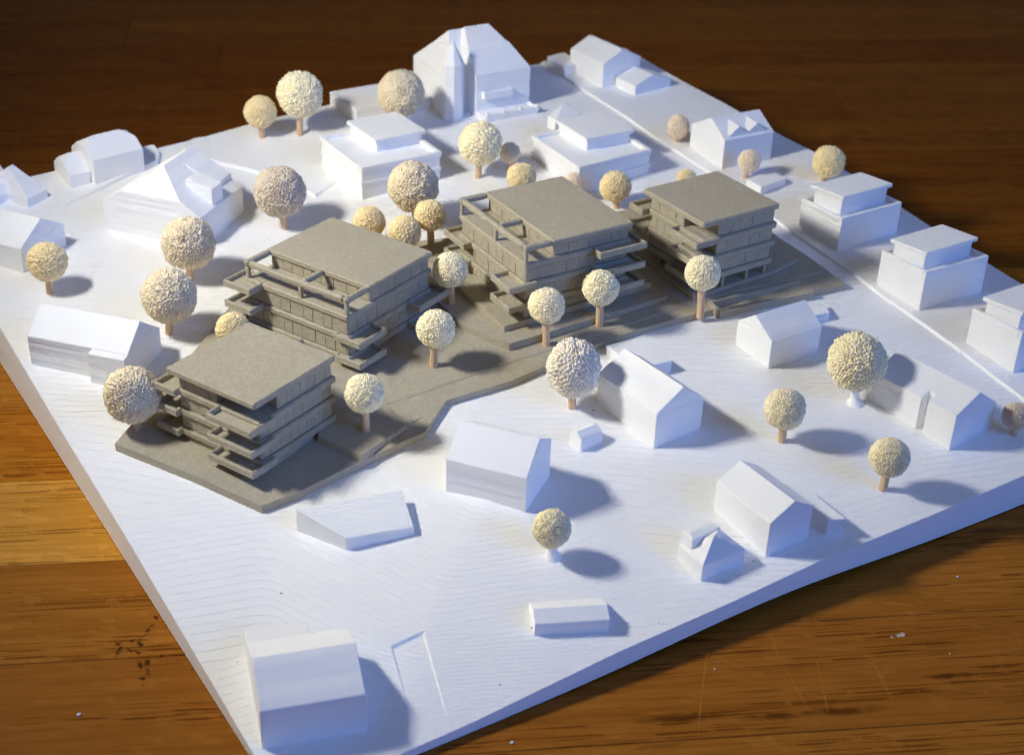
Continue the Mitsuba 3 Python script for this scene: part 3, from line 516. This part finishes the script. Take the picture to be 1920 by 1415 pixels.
# ------------------------------------------------------------------ grey-brown buildings
def tan_building(name, label, tb, n_bands, top_storey, storey, ground, trays, roof_u0, loggias, panels_u, panels_v, pergola=False, open_ground=False, ov=.0042, ou=.0105, od=.0085, bd=.0045):
    k = thing(name, label, 'building', 'four grey-brown printed buildings on the slab')
    F, W, D = np.array(tb['F']), tb['W'], tb['D']
    c, s = math.cos(math.radians(tb['yaw'])), math.sin(math.radians(tb['yaw']))
    def put(part, mesh):
        v = np.array(mesh.vertices)
        m = trimesh.Trimesh(np.c_[F[0] + v[:, 0] * c - v[:, 1] * s, F[1] + v[:, 0] * s + v[:, 1] * c, F[2] + v[:, 2]], mesh.faces, process=False)
        return add(f'{k}__{part}', m, 'tan_print')
    rt, bh = .0082, .0088      # roof thickness, band height (ov: roof overhang, bd: band depth)
    gz = ground - F[2]
    put('roof', rbox(roof_u0, W, 0, D, -rt, 0, .0016))
    if pergola:
        put('roof_beam', rbox(0, .0078, .0080, D - .0080, -rt, -.0002, .0020))
        put('roof_beam', rbox(0, roof_u0 - .0002, 0, .0078, -rt, 0, .0020))
        put('roof_beam', rbox(0, roof_u0 - .0002, D - .0078, D, -rt, 0, .0020))
        put('roof_beam', rbox(.0080, roof_u0 - .0002, D * .43, D * .43 + .006, -rt, -.0004, .0014))
        for v in (.0012, D * .44, D - .0075):
            put('post', rbox(.0012, .006, v, v + .0055, -top_storey - .001, -rt + .001, .0008))
    tops = [-top_storey - storey * i for i in range(n_bands)]
    # walls, storey by storey
    levels = [-rt] + tops
    for i, zt in enumerate(levels):
        zb = (levels[i + 1] if i + 1 < len(levels) else gz - .012)
        last = i + 1 == len(levels)
        u0 = roof_u0 + .0045 if (pergola and i == 0) else ou
        cut = loggias.get(i)
        if open_ground and last:
            put('wall', rbox(ou + .03, W - ov - .002, ov + .02, D - od, zb, zt, .0004))
            for u in (ou + .001, W * .36, W * .68, W - ov - .006):
                put('column', rbox(u, u + .005, ov + .001, ov + .006, zb, zt, .0006))
            for v in (D * .4, D * .75):
                put('column', rbox(ou + .001, ou + .006, v, v + .005, zb, zt, .0006))
            put('parapet_band', rbox(ou - bd, W - ov + bd, ov - bd, D - od + bd, zt - bh, zt, .0018))
            continue
        if cut:
            cu, cv = cut
            poly = shapely.Polygon([(cu, ov), (W - ov, ov), (W - ov, D - od), (u0, D - od), (u0, cv), (cu, cv)])
            m = trimesh.creation.extrude_polygon(poly, zt - zb); m.apply_translation([0, 0, zb])
            put('wall', m)
        else:
            put('wall', rbox(u0, W - ov, ov, D - od, zb, zt, .0004))
        if i > 0:
            put('parapet_band', rbox(ou - bd, W - ov + bd, ov - bd, D - od + bd, zt - bh, zt, .0018))
        # facade panels, standing a little proud with joints between them
        pz0, pz1 = zb + .0008, zt - (bh if i else 0) - .0012
        if last: pz0 = gz + .001
        def strip(a0, a1, n, seed):
            r = np.random.default_rng(seed)
            w = r.uniform(.75, 1.25, n); e = a0 + (a1 - a0) * np.r_[0, np.cumsum(w) / w.sum()]
            return [(p + .0006, q_ - .0006) for p, q_ in zip(e[:-1], e[1:])]
        for j, (p, q_) in enumerate(strip((cut[0] if cut else u0) + .001, W - ov - .001, panels_u, 31 + i)):
            put('panel', rbox(p, q_, ov - .0005 - (.0004 if j % 2 else 0), ov + .001, pz0, pz1, .0005))
        for j, (p, q_) in enumerate(strip((cut[1] if cut else ov) + .001, D - od - .001, panels_v, 71 + i)):
            put('panel', rbox(u0 - .0005 - (.0006 if j % 2 else 0), u0 + .001, p, q_, pz0, pz1, .0005))
    for lvl, a0, a1, b0, b1 in trays:
        zt = tops[lvl] + .0008
        t = .0043
        parts = [rbox(a0, a1, b0, b1, zt - bh - .0006, zt - bh + .003, .0012), rbox(a0, a1, b0, b0 + t, zt - bh + .001, zt, .0013), rbox(a0, a1, b1 - t, b1, zt - bh + .001, zt, .0013),
                 rbox(a0, a0 + t, b0 + .001, b1 - .001, zt - bh + .001, zt - .0003, .0013), rbox(a1 - t, a1, b0 + .001, b1 - .001, zt - bh + .001, zt - .0003, .0013)]
        put('balcony', trimesh.util.concatenate(parts))
    return k

b = TB['B1']; D = b['D']
tan_building('block_building', 'grey-brown building nearest the camera, with a plain flat roof', b, 3, .0268, .0262, .058,
    [(i, -.001, .05, D - .012, D + .024) for i in range(3)] + [(i, -.014, .026, -.006, .062) for i in range(3)],
    0, {0: (.040, .066)}, 8, 5)
b = TB['B2']; D = b['D']; W = b['W']
tan_building('block_building', 'grey-brown building with an open roof frame, second from the left', b, 3, .0240, .0285, .078,
    [(i, -.022, .022, D - .030, D + .016) for i in (0, 1)] + [(2, -.012, .02, .075, D + .010)] +
    [(i, -.004, .048, -.022, .02) for i in (1, 2)] + [(i, W - .052, W + .012, -.020, .014) for i in (1, 2)],
    .042, {}, 8, 9, pergola=True, ov=.0042, ou=.0042, od=.0042, bd=.0036)
b = TB['B3']; D = b['D']; W = b['W']
tan_building('block_building', 'grey-brown building with open roof frame on a stepped podium, third from the left', b, 3, .0240, .0272, .105,
    [(i, -.012, .022, D - .036, D + .018) for i in (1, 2)] + [(i, -.024, .018, -.004, .044) for i in (1, 2)] + [(i, W - .062, W + .012, -.018, .03) for i in (0, 1, 2)],
    .040, {}, 7, 9, pergola=True, ov=.0042, ou=.0042, od=.0042, bd=.0036)
b = TB['B4']; D = b['D']; W = b['W']
tan_building('block_building', 'grey-brown building furthest right, its dark ground floor open on columns', b, 3, .0268, .0264, .102,
    [(i, -.006, .034, D - .010, D + .020) for i in (0, 1)] + [(i, -.010, .022, -.002, .058) for i in (0, 1, 2)],
    0, {0: (.030, .050), 1: (.030, .050)}, 5, 4, open_ground=True)

# ------------------------------------------------------------------ white houses
NAMES = {
 'gabled_house_a': ('gabled_house', 'white gabled house behind the small tree on a white trunk', 'house'),
 'gabled_house_b': ('gabled_house', 'large white gabled house beside the tall whitish foam tree', 'house'),
 'gabled_house_c': ('gabled_house', 'white gabled house just below the ramp at the right end of the slab', 'house'),
 'gabled_house_d': ('gabled_house', 'long white gabled house with a dark notch in its long wall, at the right', 'house'),
 'gabled_house_e': ('gabled_house', 'white gabled house with a low lean-to behind, near the front right edge', 'house'),
 'gabled_house_f': ('gabled_house', 'white gabled house cut by the left picture edge, behind a small yellow tree', 'house'),
 'gabled_house_g': ('gabled_house', 'long white house with a stepped front eave, beside the left edge of the base', 'house'),
 'gabled_house_h': ('gabled_house', 'white gabled house at the far back corner between two low annexes', 'house'),
 'gabled_house_i': ('gabled_house', 'white house nearest the camera, at the bottom left, its front in deep shadow', 'house'),
 'dormer_house': ('dormer_house', 'white house with two small pointed dormers on its roof, at the back right', 'house'),
 'flat_roof_hall': ('flat_hall', 'low white wedge-shaped hall with a slanting roof in front of the slab', 'hall'),
 'gabled_shed_a': ('gabled_shed', 'low white shed standing alone near the front edge', 'shed'),
 'gabled_shed_b': ('gabled_shed', 'tiny white shed between two gabled houses in the middle', 'shed'),
 'hip_roof_house': ('hipped_house', 'small white house with a pyramid roof near the front right edge', 'house'),
 'small_garage': ('garage', 'tiny flat white garage at the foot of a pinkish tree, behind the rightmost grey-brown building', 'garage'),
 'low_hall': ('low_hall', 'low white hall beside the turreted building at the back', 'hall'),
 'barn_house': ('barn_house', 'white barn with clipped roof ends and a smaller barn attached, back left', 'barn'),
 'hip_house_left': ('hipped_house', 'small white house with a lower wing at the far left picture edge', 'house'),
 'jerkinhead_house': ('clipped_gable_house', 'broad white house with a clipped gable and a cross wing, at the back left', 'house'),
}
def frame_pts(F, a, b, u0, u1, v0, v1, z0, z1):
    F, a, b = (np.array(t) for t in (F, a, b))
    L, M = np.linalg.norm(a), np.linalg.norm(b)
    return [F * [1, 1, 0] + a / L * u + b / M * v + [0, 0, z] for u in (u0, L + u1) for v in (v0, M + v1) for z in (z0, z1)]

for hk, (name, label, cat) in NAMES.items():
    k = thing(name, label, cat)
    for part, p in HOUSES[hk].items():
        pn = part.rsplit('_', 1)[0] if part[-3:].isdigit() else part
        m = hull(p)
        if hk == 'gabled_house_d':      # the dark slot in its long wall
            E1, A1, K1 = np.array(p[0]), np.array(p[2]) - p[0], np.array(p[1]) - p[0]
            A1, K1 = A1 / np.linalg.norm(A1), K1 * [1, 1, 0] / np.linalg.norm(K1[:2])
            m = trimesh.boolean.difference([m, hull([E1 + A1 * u + K1 * v + [0, 0, z] for u in (.040, .0505) for v in (-.02, .013) for z in (-.2, .2)], 0)], engine='manifold')
        if hk == 'flat_roof_hall' and pn == 'roof': m = stair(m.vertices, m.faces)
        add(f'{k}__{pn}', m, 'white_print')

def parapet_house(name, label, h, terrace_drop=.006, bands=()):
    k = thing(name, label, 'house')
    F, a, b = (np.array(t) for t in h['frame'])
    L, M = np.linalg.norm(a), np.linalg.norm(b)
    z1 = F[2]; t = .0042
    add(f'{k}__wall', hull(frame_pts(F, a, b, 0, 0, 0, 0, h['zb'], z1 - terrace_drop)), 'white_print')
    e = .0016 if bands else 0
    for u0, u1, v0, v1 in ((-e, e, -e, t - M), (-e, e, M - t, e), (-e, t - L, t, -t), (L - t, e, t, -t)):
        add(f'{k}__parapet', hull(frame_pts(F, a, b, u0, u1, v0, v1, z1 - terrace_drop - .0004, z1), .0005), 'white_print')
    for d in bands[1:]:
        add(f'{k}__string_course', hull(frame_pts(F, a, b, -e, e, -e, e, z1 - d - .0045, z1 - d), .0006), 'white_print')
    A, p, r = (np.array(t) for t in h['attic'])
    o = .0042
    add(f'{k}__attic_wall', hull(frame_pts(A, p, r, o, -o, o, -o, z1 - terrace_drop - .002, A[2] - .004)), 'white_print')
    add(f'{k}__attic_roof', hull(frame_pts(A, p, r, 0, 0, 0, 0, A[2] - .0042, A[2]), .0008), 'white_print')
    return k
parapet_house('terrace_house', 'white house with set-back attic, furthest back of three at the right', HOUSES['box1'], .007)
parapet_house('terrace_house', 'white house with set-back attic, middle of three at the right', HOUSES['box2'], .007)
parapet_house('terrace_house', 'white house with set-back attic, cut by the right picture edge', HOUSES['box3'], .007)
parapet_house('terrace_house', 'square white house with set-back attic and string courses, left of two', HOUSES['mA'], .006, HOUSES['mA']['bands'])
k = parapet_house('terrace_house', 'square white house with set-back attic and string courses, right of two', HOUSES['mB'], .006, HOUSES['mB']['bands'])
add(f'{k}__attic_gable', hull([[0.893, 0.9389, 0.1666], [0.893, 0.9389, 0.1476], [0.8927, 0.9599, 0.1666], [0.8927, 0.9599, 0.1476], [0.9462, 0.9433, 0.1666], [0.9462, 0.9433, 0.1476], [0.9304, 0.9721, 0.1766], [0.9344, 0.9761, 0.1766]]), 'white_print')

# the turreted building at the back
CH = HOUSES['church']
k = thing('turreted_house', 'tall white building with a pointed turret and steep broken roof', 'building')
cF, ca, cn = (np.array(t) for t in CH['_frame'])
def cp(al, nn, z): return cF + ca * al + cn * nn + [0, 0, z]
gz = min(float(terrain_h(*np.clip(cp(x, y, 0)[:2], 0, S))) for x in (-.046, .1) for y in (0, .13)) - .01 - cF[2]
def blk(u0, u1, v0, v1, z0, z1): return [cp(u, v, z) for u in (u0, u1) for v in (v0, v1) for z in (z0, z1)]
add(f'{k}__wall', hull(blk(0, .101, 0, .13, gz, 0)), 'white_print')
add(f'{k}__wall', hull(blk(-.048, .01, .03, .13, gz, 0)), 'white_print')
add(f'{k}__roof', hull([cp(0, 0, 0), cp(.101, 0, 0), cp(0, .13, 0), cp(.101, .13, 0), cp(0, .03, .036), cp(.077, .03, .036), cp(0, .1, .036), cp(.077, .1, .036)]), 'white_print')
add(f'{k}__roof', hull([cp(-.048, .03, 0), cp(.01, .03, 0), cp(-.048, .13, 0), cp(.01, .13, 0), cp(-.02, .055, .033), cp(.01, .055, .033), cp(-.02, .1, .033), cp(.01, .1, .033)]), 'white_print')
add(f'{k}__upper_roof', hull([cp(.002, .033, .0358), cp(.075, .033, .0358), cp(.002, .097, .0358), cp(.075, .097, .0358), cp(.012, .065, .0595), cp(.057, .065, .0595)]), 'white_print')
add(f'{k}__upper_roof', hull([cp(-.02, .056, .033), cp(.02, .056, .033), cp(-.02, .1, .033), cp(.02, .1, .033), cp(-.014, .072, .055), cp(.02, .072, .055)]), 'white_print')
tc = cp(-.037, .012, 0)
ang = np.radians(np.arange(8) * 45 + 22.5)
r = .0175
add(f'{k}__turret', hull([(tc[0] + r * math.cos(t), tc[1] + r * math.sin(t), cF[2] + z) for t in ang for z in (gz, .022)]), 'white_print')
add(f'{k}__turret_roof', hull([(tc[0] + (r + .0012) * math.cos(t), tc[1] + (r + .0012) * math.sin(t), cF[2] + .0218) for t in ang] + [(tc[0], tc[1], cF[2] + .059)], .0004), 'white_print')
add(f'{k}__balcony', trimesh.util.concatenate([hull(blk(.011, .064, -.0085, .001, -.040, -.036), .0004), hull(blk(.011, .064, -.0085, -.0055, -.0375, -.0285), .0005), hull(blk(.011, .0145, -.0065, .001, -.0375, -.0285), .0005), hull(blk(.0605, .064, -.0065, .001, -.0375, -.0285), .0005)]), 'white_print')
tz = float(terrain_h(*cp(.05, -.03, 0)[:2])) - cF[2]
add(f'{k}__terrace', hull(blk(.002, .100, -.030, .001, tz - .01, tz + .008)), 'white_print')
add(f'{k}__terrace_wall', trimesh.util.concatenate([hull(blk(.002, .100, -.031, -.028, tz + .006, tz + .012), .0005), hull(blk(.097, .100, -.028, .0, tz + .006, tz + .012), .0005)]), 'white_print')
for u in (.004, .034, .066, .0965):
    add(f'{k}__post', hull(blk(u, u + .004, -.032, -.027, tz + .006, tz + .0165), .0005), 'white_print')

# ------------------------------------------------------------------ foam trees on toothpicks
rng = np.random.default_rng(77)
def crown(R, kind, seed, sub=5):
    r = np.random.default_rng(seed)
    m = trimesh.creation.icosphere(sub, 1.0)
    d = np.array(m.vertices)
    n = {'w': 560, 'g': 900, 'b': 1150, 'm': 1150}.get(kind, 1500)
    n = int(n * min(1.0, (R / .03) ** 1.2 + .25)) if kind in 'ycp' else n
    i = np.arange(n) + .5
    ph, th = np.arccos(1 - 2 * i / n), np.pi * (1 + 5 ** .5) * i
    s = np.c_[np.cos(th) * np.sin(ph), np.sin(th) * np.sin(ph), np.cos(ph)] + r.normal(0, .55 / math.sqrt(n), (n, 3)) * 1.3
    s /= np.linalg.norm(s, axis=1, keepdims=True)
    warp = d + .035 * np.stack([meshkit.noise(d * 9, seed * 5 + a) for a in range(3)], 1)
    warp /= np.linalg.norm(warp, axis=1, keepdims=True)
    dist, idx = cKDTree(s).query(warp, k=2)
    cell = 2 / math.sqrt(n)
    edge = (dist[:, 1] - dist[:, 0]) / cell
    hgt = r.uniform(-1, 1, n)[idx[:, 0]]
    tuft = np.where(r.random(len(d)) < .03, r.uniform(.01, .05, len(d)), 0)
    if kind in 'ycp':      # crumbly: grains stand out
        rad = 1 + .060 * np.exp(-(dist[:, 0] / cell) ** 2 * 2.2) + .045 * hgt - .065 * np.exp(-(edge / .22) ** 2)
        rad += r.normal(0, .017, len(d)) + tuft
    else:                  # open pores: a net of ridges round pits
        rad = 1 + .050 * np.exp(-(edge / .28) ** 2) - .060 * np.clip(edge, 0, 1) + .028 * hgt
        rad += r.normal(0, .013, len(d)) + tuft
    low, mid = meshkit.noise(d * 1.7, seed), meshkit.noise(d * 4.5, seed + 50)
    rad *= 1 + .09 * (low - np.mean(low)) + .05 * (mid - np.mean(mid))
    rad /= np.mean(rad)
    return d * rad[:, None] * R * .985, np.array(m.faces)

KIND = {'y': 'yellow', 'c': 'cream', 'b': 'beige', 'm': 'mauve', 'g': 'olive', 'w': 'white', 'p': 'pink'}
for i, (bx, by, bz, cx, cy, cz, R, kd) in enumerate(TREES):
    k = thing('model_tree', TREE_LABELS[i], 'tree', None)
    v, f = crown(R, kd, i + 1)
    st = {28: (1.0, 1.0, 1.17), 9: (1, 1, 1.15)}.get(i, (1, 1, 1))
    a = rng.uniform(0, 6.28)
    v = np.c_[v[:, 0] * math.cos(a) - v[:, 1] * math.sin(a), v[:, 0] * math.sin(a) + v[:, 1] * math.cos(a), v[:, 2]] * st
    add(f'{k}__crown', (v + [cx, cy, cz], f), 'foam_' + KIND[kd], True)
    base, top = np.array([bx, by, bz - .004]), np.array([cx, cy, cz - R * .3])
    if i in (29, 32):      # printed white stub, flared at its foot
        ax = top - base; L = np.linalg.norm(ax)
        prof = [(.0001, 0), (.0125 if i == 29 else .0105, 0), (.0115 if i == 29 else .009, .004), (.0075, .0075), (.0052, .013), (.0050, L), (.0001, L)]
        m = trimesh.creation.revolve(prof, sections=20)
        m.apply_transform(trimesh.geometry.align_vectors([0, 0, 1], ax / L)); m.apply_translation(base)
        add(f'{k}__trunk', m, 'white_print', 40)
    else:
        rr = .0050 if R > .018 else .0042
        m = trimesh.creation.cylinder(rr, segment=[base, top], sections=14)
        add(f'{k}__trunk', m, 'stick_wood', 40)

# ------------------------------------------------------------------ crumbs on the table
for (x, y, s), lab in zip([(-.1169, .2046, .0042), (.2177, -.0308, .0040), (.7734, -.0602, .0032), (.4472, -.0452, .0024), (.6724, -.1462, .0022)],
        ['white crumb on the table left of the base, low in the picture', 'white crumb on the table just below the front edge', 'pale crumb on the table at the right edge of the picture',
         'tiny pale crumb on the table in front of the low shed', 'tiny pale crumb on the table by the dark knot at the lower right']):
    k = thing('crumb', lab, 'crumb')
    m = trimesh.creation.icosphere(2, s * .42)
    v = np.array(m.vertices); v *= (1 + .5 * (meshkit.noise(v * 300 + x * 90) - .5))[:, None] * [1.2, .8, .6]
    add(k, (v + [x, y, s * .3], m.faces), 'white_print', True)

# ------------------------------------------------------------------ the lamp and the frame of the added fill pane (outside the picture)
lx, ly, lz = LAMP / U
lm = np.array(lamp_frame.matrix).reshape(4, 4)
def lamp_part(prof):
    m = trimesh.creation.revolve(prof, sections=36)
    v = np.array(m.vertices)
    return (v @ lm[:3, :3].T + [lx, ly, lz], m.faces)
add('desk_lamp__shade', lamp_part([(.0001, -.10), (.03, -.10), (.05, -.07), (.145, -.012), (.145, .006), (.133, .006), (.133, -.004), (.0001, -.004)]), 'lamp_metal')
bk = np.array([lx, ly, lz]) - LAMP_DIR / np.linalg.norm(LAMP_DIR) * .10
add('desk_lamp__arm', bars([tuple(bk), (lx - .35, ly + .2, lz - .2), (lx - .75, ly + .55, .03)], .022, 10), 'lamp_metal')
add('desk_lamp__base', (lambda m: (np.array(m.vertices) + [lx - .75, ly + .55, .03], m.faces))(trimesh.creation.cylinder(.28, .06, sections=40)), 'lamp_metal')
wm = scene['fill_panel__pane']['to_world']
def wbox(x0, x1, y0, y1):
    m = trimesh.creation.box((x1 - x0, y1 - y0, .1)); m.apply_translation([(x0 + x1) / 2, (y0 + y1) / 2, -.01])
    m.apply_transform(np.array(wm.matrix).reshape(4, 4)); m.vertices /= U
    return m
add('fill_panel__frame', trimesh.util.concatenate([wbox(-1.12, 1.12, 1.001, 1.12), wbox(-1.12, 1.12, -1.12, -1.001), wbox(-1.12, -1.001, -1, 1), wbox(1.001, 1.12, -1, 1)]), 'frame_paint')
